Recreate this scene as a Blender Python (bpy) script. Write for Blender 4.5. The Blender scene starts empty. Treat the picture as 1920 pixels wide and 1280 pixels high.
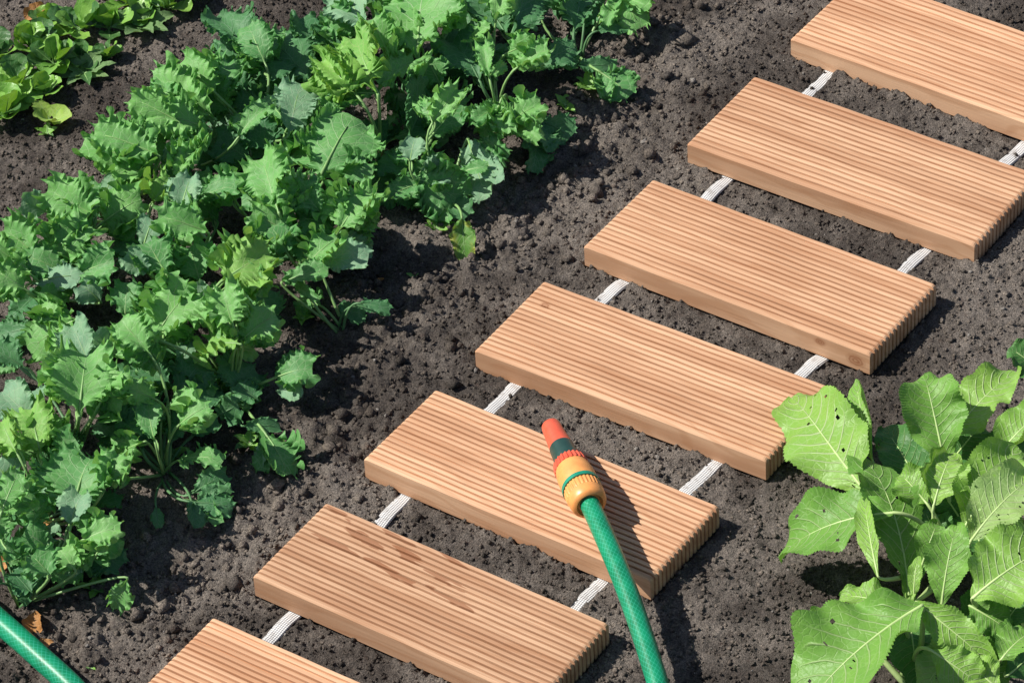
import bpy, math, random
import numpy as np
from mathutils import Vector, Matrix

# ------------------------------------------------------------------ camera, sky, sun, exposure
scene = bpy.context.scene
F, PITCH, ROLL = 8000.0, 0.70926, -0.06
PLANK_TOP = 0.026
CAM = np.array([0.0, 0.0, 2.49083 + PLANK_TOP])
_fw = np.array([0, math.cos(PITCH), -math.sin(PITCH)]); _r0 = np.array([1.0, 0, 0]); _u0 = np.cross(_r0, _fw)
_r = math.cos(ROLL) * _r0 + math.sin(ROLL) * _u0
_u = -math.sin(ROLL) * _r0 + math.cos(ROLL) * _u0
cam_data = bpy.data.cameras.new('camera'); cam = bpy.data.objects.new('camera', cam_data)
scene.collection.objects.link(cam); scene.camera = cam
cam_data.sensor_width = 36.0; cam_data.lens = F / 1920 * 36.0
cam_data.clip_start = 0.05; cam_data.clip_end = 200
cam.matrix_world = Matrix(((_r[0], _u[0], -_fw[0], CAM[0]), (_r[1], _u[1], -_fw[1], CAM[1]),
                           (_r[2], _u[2], -_fw[2], CAM[2]), (0, 0, 0, 1)))
SUN_EL, SUN_AZ = math.radians(47), math.radians(7)      # shadows fall to the right, a touch towards the viewer
SUNDIR = Vector((-math.cos(SUN_EL) * math.cos(SUN_AZ), math.cos(SUN_EL) * math.sin(SUN_AZ), math.sin(SUN_EL)))
world = bpy.data.worlds.new('World'); scene.world = world; world.use_nodes = True
wn = world.node_tree; bgn = wn.nodes['Background']
sky = wn.nodes.new('ShaderNodeTexSky'); sky.sky_type = 'NISHITA'; sky.sun_disc = False
sky.sun_elevation = SUN_EL; sky.sun_rotation = math.atan2(SUNDIR.x, SUNDIR.y)
wn.links.new(sky.outputs[0], bgn.inputs[0]); bgn.inputs[1].default_value = 0.075
sun_data = bpy.data.lights.new('sun', 'SUN'); sun_data.energy = 5.0; sun_data.angle = math.radians(0.5)
sun_data.color = (1.0, 0.955, 0.88)
sun = bpy.data.objects.new('sun', sun_data); scene.collection.objects.link(sun)
sun.rotation_euler = SUNDIR.to_track_quat('Z', 'Y').to_euler(); sun.location = (-2, 3, 4)
scene.view_settings.view_transform = 'Standard'; scene.view_settings.look = 'None'
scene.view_settings.exposure = 0.3; scene.view_settings.gamma = 1.0

# ------------------------------------------------------------------ helpers
C = scene.collection
rng = np.random.default_rng(7); random.seed(7)
PXM = 1965.0                                              # photo pixels per metre across the view

def at(px, py, z=0.0):
    """point at height z seen at photo pixel (px, py)"""
    d = _fw + _r * (px - 960) / F - _u * (py - 640) / F
    return CAM + d * ((z - CAM[2]) / d[2])

def unit(v): return v / (np.linalg.norm(v) + 1e-12)

def smooth(a, b, x):
    t = np.clip((x - a) / (b - a), 0, 1); return t * t * (3 - 2 * t)

def mesh_obj(name, verts, faces, mat, parent=None, smooth_shade=True, uv=None, loc=None):
    me = bpy.data.meshes.new(name)
    verts = np.asarray(verts, np.float32)
    faces = np.asarray(faces, np.int32) if not isinstance(faces, list) else faces
    if isinstance(faces, list):
        me.from_pydata(verts.tolist(), [], faces)
    else:
        k = faces.shape[1]; nf = len(faces)
        me.vertices.add(len(verts)); me.vertices.foreach_set('co', verts.ravel())
        me.loops.add(nf * k); me.loops.foreach_set('vertex_index', faces.ravel())
        me.polygons.add(nf); me.polygons.foreach_set('loop_start', np.arange(nf, dtype=np.int32) * k)
        me.update(calc_edges=True)
    if uv is not None:
        l = me.uv_layers.new(name='UVMap')
        vi = np.empty(len(me.loops), np.int32); me.loops.foreach_get('vertex_index', vi)
        l.data.foreach_set('uv', np.asarray(uv, np.float32)[vi].ravel())
    me.validate(); me.update()
    if smooth_shade: me.polygons.foreach_set('use_smooth', np.ones(len(me.polygons), bool))
    me.materials.append(mat)
    o = bpy.data.objects.new(name, me); C.objects.link(o)
    if parent is not None: o.parent = parent
    if loc is not None: o.location = loc
    return o

def thing(name, label, cat, loc, group=None):
    o = bpy.data.objects.new(name, None); C.objects.link(o); o.location = loc
    o.empty_display_size = 0.02
    o['label'] = label; o['category'] = cat
    if group: o['group'] = group
    return o

def grid_faces(nu, nv, off=0):
    i, j = np.meshgrid(np.arange(nu - 1), np.arange(nv - 1), indexing='ij')
    a = (i * nv + j).ravel() + off
    return np.stack([a, a + nv, a + nv + 1, a + 1], 1)

def vnoise(x, y, scale, seed, n=97):
    r = np.random.default_rng(seed).random((n, n)) * 2 - 1
    x = x / scale + 31.7; y = y / scale + 17.3
    xi = np.floor(x).astype(int); yi = np.floor(y).astype(int)
    fx = x - xi; fy = y - yi
    fx = fx * fx * (3 - 2 * fx); fy = fy * fy * (3 - 2 * fy)
    g = lambda a, b: r[a % n, b % n]
    return ((g(xi, yi) * (1 - fx) + g(xi + 1, yi) * fx) * (1 - fy) + (g(xi, yi + 1) * (1 - fx) + g(xi + 1, yi + 1) * fx) * fy)

def tube(pts, radii, ns=8, caps=True):
    pts = np.asarray(pts, float); n = len(pts)
    tg = np.gradient(pts, axis=0); tg /= np.linalg.norm(tg, axis=1)[:, None] + 1e-12
    up = np.array([0.13, 0.21, 0.97]); V = []
    a = np.linspace(0, 2 * math.pi, ns, endpoint=False)
    for i in range(n):
        s = unit(np.cross(tg[i], up)); b = np.cross(s, tg[i])
        V.append(pts[i] + radii[i] * (np.cos(a)[:, None] * s + np.sin(a)[:, None] * b))
    V = np.concatenate(V)
    F_ = []
    for i in range(n - 1):
        for j in range(ns):
            k = (j + 1) % ns
            F_.append((i * ns + j, i * ns + k, (i + 1) * ns + k, (i + 1) * ns + j))
    F_ = np.array(F_)
    if caps:
        V = np.concatenate([V, pts[:1], pts[-1:]])
        c0, c1 = n * ns, n * ns + 1
        q = [(c0, (j + 1) % ns, j, j) for j in range(ns)] + [(c1, (n - 1) * ns + j, (n - 1) * ns + (j + 1) % ns, (n - 1) * ns + (j + 1) % ns) for j in range(ns)]
        lst = [tuple(f) for f in F_.tolist()] + [f[:3] for f in q]
        return V, lst
    return V, F_

def bez(p0, p1, p2, n):
    t = np.linspace(0, 1, n)[:, None]
    return (1 - t) ** 2 * p0 + 2 * t * (1 - t) * p1 + t * t * p2

def catmull(P, n):
    P = np.asarray(P, float); P = np.vstack([2 * P[0] - P[1], P, 2 * P[-1] - P[-2]])
    out = []
    for i in range(1, len(P) - 2):
        t = np.linspace(0, 1, n, endpoint=False)[:, None]
        a, b, c, d = P[i - 1], P[i], P[i + 1], P[i + 2]
        out.append(.5 * (2 * b + (c - a) * t + (2 * a - 5 * b + 4 * c - d) * t ** 2 + (-a + 3 * b - 3 * c + d) * t ** 3))
    out.append(P[-2][None]); return np.concatenate(out)

# ------------------------------------------------------------------ materials
class NT:
    def __init__(s, name):
        s.m = bpy.data.materials.new(name); s.m.use_nodes = True
        s.t = s.m.node_tree; s.b = s.t.nodes['Principled BSDF']; s.out = s.t.nodes['Material Output']
    def n(s, typ, **kw):
        nd = s.t.nodes.new('ShaderNode' + typ)
        for k, v in kw.items(): setattr(nd, k, v)
        return nd
    def put(s, v, sock):
        if isinstance(v, bpy.types.NodeSocket): s.t.links.new(v, sock)
        elif v is not None: sock.default_value = v
    def math(s, op, a, b=None, c=None, clamp=False):
        nd = s.n('Math', operation=op); nd.use_clamp = clamp
        s.put(a, nd.inputs[0]); s.put(b, nd.inputs[1]); s.put(c, nd.inputs[2]); return nd.outputs[0]
    def mix(s, f, a, b, blend='MIX'):
        nd = s.n('Mix', data_type='RGBA', blend_type=blend)
        s.put(f, nd.inputs[0]); s.put(a, nd.inputs[6]); s.put(b, nd.inputs[7]); return nd.outputs[2]
    def noise(s, vec, scale, detail=3, rough=.55, dist=0):
        nd = s.n('TexNoise'); s.put(vec, nd.inputs['Vector']); nd.inputs['Scale'].default_value = scale
        nd.inputs['Detail'].default_value = detail; nd.inputs['Roughness'].default_value = rough
        nd.inputs['Distortion'].default_value = dist; return nd.outputs[0]
    def sstep(s, x, a, b):
        nd = s.n('MapRange', interpolation_type='SMOOTHSTEP'); s.put(x, nd.inputs[0])
        nd.inputs[1].default_value = a; nd.inputs[2].default_value = b; return nd.outputs[0]
    def bump(s, h, strength, dist=.001, normal=None):
        nd = s.n('Bump'); s.put(h, nd.inputs['Height']); nd.inputs['Strength'].default_value = strength
        nd.inputs['Distance'].default_value = dist
        if normal is not None: s.put(normal, nd.inputs['Normal'])
        return nd.outputs[0]
    def mapping(s, vec, scale=(1, 1, 1), loc=(0, 0, 0)):
        nd = s.n('Mapping'); s.put(vec, nd.inputs[0]); nd.inputs['Scale'].default_value = scale
        s.put(loc, nd.inputs['Location']); return nd.outputs[0]

def rgba(c): return (c[0], c[1], c[2], 1)

def mat_soil(crumb=False):
    M = NT('crumb_soil' if crumb else 'garden_soil')
    pos = M.n('NewGeometry').outputs['Position']
    big = M.noise(pos, 5.0, 3); mid = M.noise(pos, 38, 4); fine = M.noise(pos, 620, 3, .7); grit = M.noise(pos, 1500, 1, .5)
    wet = M.sstep(M.math('ADD', M.math('MULTIPLY', big, .65), M.math('MULTIPLY', mid, .35)), .40, .60)
    col = M.mix(wet, rgba((.088, .074, .064)), rgba((.236, .205, .178)))
    col = M.mix(M.sstep(fine, .35, .72), M.mix(1.0, col, rgba((.52, .52, .53)), 'MULTIPLY'), M.mix(1.0, col, rgba((1.5, 1.47, 1.43)), 'MULTIPLY'))
    red = M.sstep(M.noise(pos, 120, 2), .62, .74)
    col = M.mix(M.math('MULTIPLY', red, .4), col, rgba((.105, .068, .055)))
    if crumb:
        isl = M.n('NewGeometry').outputs['Random Per Island']
        col = M.mix(1.0, col, M.mix(isl, rgba((.72, .72, .72)), rgba((1.5, 1.46, 1.4))), 'MULTIPLY')
        col = M.mix(M.sstep(isl, .986, .99), col, rgba((.33, .30, .27)))
    else:
        col = M.mix(M.sstep(grit, .70, .76), col, rgba((.24, .22, .2)))
    M.put(col, M.b.inputs['Base Color']); M.b.inputs['Roughness'].default_value = .92
    M.b.inputs['Specular IOR Level'].default_value = .22
    M.put(M.bump(M.math('ADD', fine, M.math('MULTIPLY', grit, .6)), 1.0, .0030), M.b.inputs['Normal'])
    return M.m

def mat_wood(name, stained=False, knots=()):
    M = NT(name)
    oc = M.n('TexCoord').outputs['Object']; rnd = M.n('ObjectInfo').outputs['Random']
    cmb = M.n('CombineXYZ'); M.put(M.math('MULTIPLY', rnd, 7.3), cmb.inputs[0]); M.put(M.math('MULTIPLY', rnd, 3.1), cmb.inputs[1]); M.put(M.math('MULTIPLY', rnd, 1.7), cmb.inputs[2])
    v = M.mapping(oc, (1, 1, 1), cmb.outputs[0])
    # annual rings seen on a flat sawn board: long distorted bands
    sep = M.n('SeparateXYZ'); M.put(v, sep.inputs[0])
    warp = M.noise(M.mapping(v, (5, 16, 16)), 1.0, 3, .5)
    ring = M.math('SINE', M.math('ADD', M.math('MULTIPLY', sep.outputs[1], 520), M.math('ADD', M.math('MULTIPLY', warp, 34), M.math('MULTIPLY', sep.outputs[2], 300))))
    streak = M.noise(M.mapping(v, (9, 420, 420)), 1.0, 4, .6)
    broad = M.noise(M.mapping(v, (4, 46, 46)), 1.0, 3, .5)
    col = M.mix(M.sstep(broad, .3, .7), rgba((.495, .268, .15)), rgba((.69, .43, .263)))
    col = M.mix(M.math('MULTIPLY', M.sstep(ring, .35, 1.0), .28), col, rgba((.40, .175, .075)))
    col = M.mix(M.math('MULTIPLY', M.sstep(streak, .52, .78), .42), col, rgba((.37, .165, .075)))
    col = M.mix(M.math('MULTIPLY', M.sstep(streak, .28, .45), .25), rgba((.72, .45, .27)), col) if False else col
    tone = M.mix(rnd, rgba((.82, .82, .82)), rgba((1.09, 1.09, 1.08)))
    col = M.mix(1.0, col, tone, 'MULTIPLY')
    so = M.n('SeparateXYZ'); M.put(oc, so.inputs[0])
    for kx, ky, kz, kr in knots:
        d = M.math('SQRT', M.math('ADD', M.math('POWER', M.math('MULTIPLY', M.math('SUBTRACT', so.outputs[0], kx), .7), 2.0), M.math('ADD', M.math('POWER', M.math('SUBTRACT', so.outputs[1], ky), 2.0), M.math('POWER', M.math('SUBTRACT', so.outputs[2], kz), 2.0))))
        d = M.math('ADD', M.math('DIVIDE', d, kr), M.math('MULTIPLY', M.noise(oc, 300, 2), .35))
        rg = M.math('ADD', .5, M.math('MULTIPLY', M.math('SINE', M.math('MULTIPLY', d, 16.0)), .5))
        col = M.mix(M.math('MULTIPLY', M.math('SUBTRACT', 1.0, M.sstep(d, .7, 1.5)), M.math('ADD', .45, M.math('MULTIPLY', rg, .4))), col, rgba((.27, .10, .04)))
    rough = .62
    if stained:
        so = M.n('SeparateXYZ'); M.put(oc, so.inputs[0]); x, y = so.outputs[0], so.outputs[1]
        n1 = M.noise(M.mapping(oc, (26, 190, 60)), 1.0, 2, .5, .4); n2 = M.noise(M.mapping(oc, (60, 500, 60)), 1.0, 2)
        mask = 0.0
        # damp drips left on the far left part of the board (board coordinates in metres, x along, y towards the far edge)
        for (cx, cy, rx, ry) in ((.022, .098, .020, .008), (.057, .086, .026, .0065), (.075, .104, .03, .005), (.10, .087, .022, .006),
                                 (.145, .079, .028, .006), (.045, .066, .04, .005), (.105, .063, .05, .0045), (.16, .062, .03, .004), (.125, .105, .03, .003)):
            dx = M.math('DIVIDE', M.math('SUBTRACT', x, cx), rx); dy = M.math('DIVIDE', M.math('SUBTRACT', M.math('ADD', y, M.math('MULTIPLY', M.math('SUBTRACT', x, cx), .12)), cy), ry)
            d = M.math('ADD', M.math('MULTIPLY', dx, dx), M.math('MULTIPLY', dy, dy))
            mask = M.math('MAXIMUM', M.math('SUBTRACT', 1.0, d), mask)
        wet = M.sstep(M.math('ADD', M.math('MULTIPLY', mask, .55), M.math('MULTIPLY', M.math('SUBTRACT', n1, .5), 2.3)), .30, .42)
        wet = M.math('MULTIPLY', wet, M.sstep(mask, .0, .2))
        col = M.mix(M.math('MULTIPLY', wet, .6), col, rgba((.23, .075, .028)))
        rough = M.math('SUBTRACT', .62, M.math('MULTIPLY', wet, .3))
    M.put(col, M.b.inputs['Base Color']); M.put(rough, M.b.inputs['Roughness'])
    M.b.inputs['Specular IOR Level'].default_value = .3
    M.put(M.bump(streak, .35, .0006), M.b.inputs['Normal'])
    return M.m

def mat_leaf(name, ca, cb, vein, K, S, mid=.035, vw=.06, rough=.5, trans=(.12, .30, .03), tf=.28, mottled=.4, bump=.5, net=.34, yellow=None, spec=.3, sheen=0):
    M = NT(name)
    uvn = M.n('UVMap'); sp = M.n('SeparateXYZ'); M.put(uvn.outputs[0], sp.inputs[0])
    u, v = sp.outputs[0], M.math('ABSOLUTE', M.math('SUBTRACT', M.math('MULTIPLY', sp.outputs[1], 2.0), 1.0))
    oc = M.n('TexCoord').outputs['Object']; rnd = M.n('ObjectInfo').outputs['Random']
    nz = M.noise(oc, 45, 3); nf = M.noise(oc, 260, 3)
    q = M.math('SUBTRACT', M.math('ADD', M.math('MULTIPLY', u, K), M.math('MULTIPLY', nz, .5)), M.math('MULTIPLY', M.math('POWER', v, 1.25), S))
    tri = M.math('ABSOLUTE', M.math('SUBTRACT', M.math('FRACT', q), .5))
    side = M.math('MULTIPLY', M.sstep(tri, .5 - vw, .5), M.sstep(v, .95, .45))
    vo = M.n('TexVoronoi', feature='DISTANCE_TO_EDGE'); M.put(oc, vo.inputs['Vector']); vo.inputs['Scale'].default_value = 130
    side2 = M.math('MULTIPLY', M.math('SUBTRACT', 1.0, M.sstep(vo.outputs['Distance'], .0, .09)), net)
    mw = M.math('MULTIPLY', M.math('SUBTRACT', 1.15, u), mid)
    mr = M.math('SUBTRACT', 1.0, M.sstep(M.math('DIVIDE', v, mw), .5, 1.3))
    vm = M.math('MAXIMUM', mr, M.math('MULTIPLY', M.math('MAXIMUM', side, side2), .8), clamp=True)
    base = M.mix(rnd, rgba(ca), rgba(cb))
    base = M.mix(M.math('MULTIPLY', M.sstep(nz, .35, .7), mottled), base, M.mix(1.0, base, rgba((1.35, 1.22, 1.0)), 'MULTIPLY'))
    base = M.mix(M.math('MULTIPLY', M.sstep(nf, .5, .75), .35), base, M.mix(1.0, base, rgba((.7, .75, .75)), 'MULTIPLY'))
    if yellow: base = M.mix(M.math('MULTIPLY', M.sstep(v, .3, 1.0), M.sstep(M.noise(oc, 60, 2), .4, .6)), base, rgba(yellow))
    col = M.mix(vm, base, rgba(vein))
    M.put(col, M.b.inputs['Base Color']); M.b.inputs['Roughness'].default_value = rough
    M.b.inputs['Specular IOR Level'].default_value = spec
    nb = M.bump(M.math('SUBTRACT', M.math('MULTIPLY', nf, .5), M.math('MULTIPLY', vm, .9)), bump, .0012)
    M.put(nb, M.b.inputs['Normal'])
    tr = M.n('BsdfTranslucent'); M.put(M.mix(vm, rgba(trans), rgba(vein)), tr.inputs[0])
    ms = M.n('MixShader'); ms.inputs[0].default_value = tf
    M.t.links.new(M.b.outputs[0], ms.inputs[1]); M.t.links.new(tr.outputs[0], ms.inputs[2]); M.t.links.new(ms.outputs[0], M.out.inputs[0])
    return M.m

def mat_plain(name, col, rough=.5, spec=.4, var=.15, scale=90, bump=0.0, trans=0):
    M = NT(name); oc = M.n('TexCoord').outputs['Object']; nz = M.noise(oc, scale, 4)
    lo = tuple(c * (1 - var) for c in col); hi = tuple(c * (1 + var) for c in col)
    M.put(M.mix(M.sstep(nz, .3, .7), rgba(lo), rgba(hi)), M.b.inputs['Base Color'])
    M.b.inputs['Roughness'].default_value = rough; M.b.inputs['Specular IOR Level'].default_value = spec
    if bump: M.put(M.bump(nz, bump, .001), M.b.inputs['Normal'])
    return M.m

def mat_hose():
    M = NT('green_braided_hose')
    uvn = M.n('UVMap'); sp = M.n('SeparateXYZ'); M.put(uvn.outputs[0], sp.inputs[0])
    u, v = sp.outputs[0], sp.outputs[1]                       # u in metres along, v round 0..1
    a = M.math('FRACT', M.math('ADD', M.math('MULTIPLY', u, 170), M.math('MULTIPLY', v, 14)))
    b = M.math('FRACT', M.math('SUBTRACT', M.math('MULTIPLY', u, 170), M.math('MULTIPLY', v, 14)))
    la = M.sstep(M.math('ABSOLUTE', M.math('SUBTRACT', a, .5)), .40, .5); lb = M.sstep(M.math('ABSOLUTE', M.math('SUBTRACT', b, .5)), .40, .5)
    br = M.math('MAXIMUM', la, lb)
    oc = M.n('TexCoord').outputs['Object']; nz = M.noise(oc, 60, 3)
    col = M.mix(M.sstep(nz, .3, .7), rgba((.002, .165, .068)), rgba((.003, .245, .108)))
    col = M.mix(M.math('MULTIPLY', br, .62), col, rgba((.06, .47, .32)))
    M.put(col, M.b.inputs['Base Color']); M.b.inputs['Roughness'].default_value = .33
    M.b.inputs['Specular IOR Level'].default_value = .5
    M.put(M.bump(br, .08, .0003), M.b.inputs['Normal'])
    return M.m

def mat_strap():
    M = NT('white_webbing')
    uvn = M.n('UVMap'); sp = M.n('SeparateXYZ'); M.put(uvn.outputs[0], sp.inputs[0])
    x, y = sp.outputs[0], sp.outputs[1]
    a = M.math('SINE', M.math('MULTIPLY', M.math('ADD', x, y), 1500)); b = M.math('SINE', M.math('MULTIPLY', M.math('SUBTRACT', x, y), 1500))
    w = M.math('MULTIPLY', a, b); d = M.noise(M.n('TexCoord').outputs['Object'], 120, 4)
    col = M.mix(M.sstep(w, -.4, .5), rgba((.42, .415, .41)), rgba((.76, .755, .745)))
    col = M.mix(M.math('MULTIPLY', M.sstep(d, .50, .70), .55), col, rgba((.30, .27, .245)))
    M.put(col, M.b.inputs['Base Color']); M.b.inputs['Roughness'].default_value = .75
    M.put(M.bump(w, .6, .0009), M.b.inputs['Normal']); return M.m

SOIL = mat_soil(); CRUMB = mat_soil(True)
WOOD = mat_wood('larch_board'); WOOD_KNOT = mat_wood('larch_board_knot', knots=((.287, .0, .010, .0065), (.25, .0, .016, .004))); WOOD_KNOT2 = mat_wood('larch_board_small_knot', knots=((.022, .083, .022, .0035),)); WOOD_WET = mat_wood('larch_board_with_damp_drips', True)
STRAP = mat_strap(); HOSE = mat_hose()
KV = (.38, .54, .28)
KALE = {
 'g': mat_leaf('kale_leaf', (.10, .295, .09), (.14, .36, .11), KV, 6, 2.4, trans=(.18, .46, .07)),
 'b': mat_leaf('kale_leaf_lit', (.15, .385, .105), (.195, .445, .13), KV, 6, 2.4, trans=(.25, .54, .08)),  # sunlit copy of the kale green, the brightness is put into the colour
 'y': mat_leaf('kale_leaf_young', (.18, .41, .09), (.225, .45, .10), (.40, .54, .2), 6, 2.4, trans=(.31, .55, .06)),
 'p': mat_leaf('kale_leaf_glaucous', (.18, .355, .20), (.22, .41, .24), (.44, .56, .38), 6, 2.4, trans=(.19, .38, .13), rough=.6),
 'd': mat_leaf('kale_leaf_shaded', (.062, .20, .078), (.09, .25, .095), (.22, .38, .22), 6, 2.4, trans=(.10, .28, .06)),  # shaded copy: shade on low and turned-away leaves is put into the colour
}
YELLOWING = mat_leaf('kale_leaf_yellowing', (.10, .27, .05), (.11, .28, .05), (.36, .48, .2), 6, 2.4, trans=(.2, .36, .04), yellow=(.36, .36, .05))
PET = mat_plain('kale_stalk', (.22, .38, .13), .45, .4, .2, 60)
PETD = mat_plain('kale_stalk_dark', (.10, .22, .09), .5, .35, .2, 60)  # darker stalk colour that goes with the shaded leaf copy
HR = {
 'b': mat_leaf('horseradish_leaf', (.205, .415, .07), (.265, .48, .09), (.56, .66, .36), 11, 2.6, .03, 0.12, .40, (.24, .44, .04), .3, .3, .8, net=.22, spec=.28),
 'g': mat_leaf('horseradish_leaf_mid', (.14, .325, .055), (.185, .39, .07), (.42, .56, .25), 11, 2.6, .028, 0.11, .42, (.16, .36, .03), .3, .3, .8, net=.22, spec=.28),
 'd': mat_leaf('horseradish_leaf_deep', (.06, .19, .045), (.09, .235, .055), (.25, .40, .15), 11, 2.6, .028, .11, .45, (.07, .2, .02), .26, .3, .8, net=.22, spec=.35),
 'p': mat_leaf('horseradish_leaf_pale', (.27, .44, .13), (.30, .46, .15), (.55, .64, .34), 11, 2.6, .03, .11, .5, (.28, .44, .08), .3, .3, .8, net=.22, spec=.35),
}
HRM = mat_plain('horseradish_midrib', (.42, .55, .22), .4, .4, .12, 60)
LL = {
 'g': mat_leaf('lambs_lettuce_leaf', (.18, .41, .07), (.25, .49, .09), (.32, .52, .15), 5, 2, .03, .05, .38, (.24, .44, .03), .3, .4, .4, spec=.45),
 'd': mat_leaf('lambs_lettuce_leaf_deep', (.06, .17, .05), (.09, .22, .06), (.18, .30, .10), 5, 2, .03, .05, .42, (.1, .25, .03), .3, .4, .4, spec=.4),
 'w': mat_leaf('weed_leaf', (.14, .26, .10), (.18, .31, .12), (.26, .38, .17), 6, 2.2, .03, .06, .6, (.2, .33, .06), .28, .4, .6, spec=.25),
 'y': mat_leaf('pale_seedling_leaf', (.28, .46, .085), (.32, .49, .10), (.52, .58, .22), 5, 2, .04, .07, .5, (.4, .5, .06), .3, .3, .5),
}
DRY = mat_leaf('dry_leaf', (.36, .17, .055), (.50, .27, .11), (.55, .35, .2), 6, 2, .03, .05, .7, (.5, .24, .06), .2, .6, .8, spec=.2)

# ------------------------------------------------------------------ boards: where they lie
BOARDS = [  # far-left, near-left, near-right, far-right corners of each top face in the photo
 ((1608, -50), (1482, 72), (2018, 262), (2142, 135)),
 ((1412, 141), (1288, 268), (1828, 460), (1950, 327)),
 ((1222, 335), (1094, 460), (1632, 665), (1758, 533)),
 ((1018, 524), (889, 655), (1437, 862), (1562, 726)),
 ((815, 726), (681, 860), (1220, 1085), (1350, 950)),
 ((610, 937), (473, 1080), (1010, 1312), (1143, 1170)),
 ((397, 1153), (256, 1298), (794, 1540), (934, 1392)),
]
boards = []
for q in BOARDS:
    P = np.array([at(*c, PLANK_TOP)[:2] for c in q])
    e = unit((P[3] - P[0]) + (P[2] - P[1])); n = np.array([-e[1], e[0]])     # n: away from the viewer
    c = P.mean(0); Lx = .5 * (np.linalg.norm(P[3] - P[0]) + np.linalg.norm(P[2] - P[1]))
    Wy = .5 * (abs((P[0] - P[1]) @ n) + abs((P[3] - P[2]) @ n))
    skew = .5 * ((P[0] - P[1]) @ e + (P[3] - P[2]) @ e)
    boards.append((c, e, n, Lx, Wy, skew))

# ------------------------------------------------------------------ soil
def in_board(X, Y, grow=0.0):
    m = np.zeros(X.shape, bool)
    for c, e, n, Lx, Wy, sk in boards:
        dx, dy = X - c[0], Y - c[1]
        b = dx * n[0] + dy * n[1]; a = dx * e[0] + dy * e[1] - sk * b / Wy
        m |= (np.abs(a) < Lx / 2 + grow) & (np.abs(b) < Wy / 2 + grow)
    return m

STRAP_T = (.145, .835); STRAP_W = .0128
def strap_pts(t):
    pts = []
    for c, e, n, Lx, Wy, sk in boards:
        for b in (.5, -.5):
            p = c + e * ((t - .5) * Lx + sk * b) + n * Wy * b; pts.append((p[0], p[1]))
    d0 = np.array(pts[0]) - np.array(pts[1]); d1 = np.array(pts[-1]) - np.array(pts[-2])
    return [tuple(np.array(pts[0]) + d0 * .9)] + pts + [tuple(np.array(pts[-1]) + d1 * 1.0)]
straps = [np.array(strap_pts(t)) for t in STRAP_T]

def dist_poly(X, Y, P):
    D = np.full(X.shape, 9.0)
    for a, b in zip(P[:-1], P[1:]):
        ab = b - a; t = np.clip(((X - a[0]) * ab[0] + (Y - a[1]) * ab[1]) / (ab @ ab), 0, 1)
        D = np.minimum(D, np.hypot(X - a[0] - t * ab[0], Y - a[1] - t * ab[1]))
    return D

# edge of the kale bed: the soil is rougher there
EDGE = np.array([at(*p)[:2] for p in ((1300, -120), (1180, 190), (1000, 400), (760, 560), (650, 800), (420, 1010), (180, 1180), (60, 1330))])
def soil_coarse(X, Y):
    return .0035 * vnoise(X, Y, .17, 1) + .0022 * vnoise(X, Y, .06, 2)

DX, DY = .0020, .0021
xs = np.arange(-.57, .57, DX); ys = np.arange(2.40, 3.62, DY)
def extend(a, lim0, lim1):
    g = DX * 2; lo = []; x = a[0]
    while x > lim0: g *= 1.35; x -= g; lo.append(x)
    g = DX * 2; hi = []; x = a[-1]
    while x < lim1: g *= 1.35; x += g; hi.append(x)
    return np.concatenate([lo[::-1], a, hi])
X, Y = np.meshgrid(xs, ys, indexing='ij')
H = soil_coarse(X, Y)
edge_d = dist_poly(X, Y, EDGE)
rough = np.exp(-(edge_d / .055) ** 2)
H += (.0014 + .0045 * rough) * vnoise(X, Y, .021, 3) + (.0011 + .0022 * rough) * vnoise(X, Y, .0085, 4) + .0007 * vnoise(X, Y, .0042, 5, 211)
def add_bumps(N, r0, r1, prob=None, flat=.75):
    px = rng.uniform(xs[0] + .02, xs[-1] - .02, N); py = rng.uniform(ys[0] + .02, ys[-1] - .02, N)
    if prob is not None:
        ix = ((px - xs[0]) / DX).astype(int); iy = ((py - ys[0]) / DY).astype(int)
        keep = rng.random(N) < prob[ix, iy]; px, py = px[keep], py[keep]
    for x, y in zip(px, py):
        r = r0 + (r1 - r0) * rng.random() ** 2.2
        i0, i1 = int((x - r - xs[0]) / DX), int((x + r - xs[0]) / DX) + 2; j0, j1 = int((y - r - ys[0]) / DY), int((y + r - ys[0]) / DY) + 2
        sx, sy = X[i0:i1, j0:j1] - x, Y[i0:i1, j0:j1] - y
        an = np.arctan2(sy, sx); k = rng.random(3) * 6.28
        rr = r * (1 + .18 * np.sin(2 * an + k[0]) + .14 * np.sin(3 * an + k[1]) + .08 * np.sin(5 * an + k[2])) * .85
        d = np.hypot(sx, sy) / rr
        h = H[int((x - xs[0]) / DX), int((y - ys[0]) / DY)] + r * flat * np.sqrt(np.clip(1 - d * d, 0, 1)) - r * .32
        H[i0:i1, j0:j1] = np.where(d < 1, np.maximum(H[i0:i1, j0:j1], h), H[i0:i1, j0:j1])
add_bumps(420, .005, .012, np.clip(rough * 1.1 - .1, 0, 1), .42)
add_bumps(7000, .0018, .0046, None, .65)
add_bumps(22000, .0014, .0028, None, .7)
H += (.0012 + .0012 * rough) * vnoise(X, Y, .0040, 6, 307) + .0016 * rough * vnoise(X, Y, .0075, 8, 307) + .0006 * np.abs(vnoise(X, Y, .0058, 7, 307)) + rng.normal(0, .00065, H.shape)
H += .0016
inb = in_board(X, Y, .0006)
H = np.where(inb, np.minimum(H, -.002), H)
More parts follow.
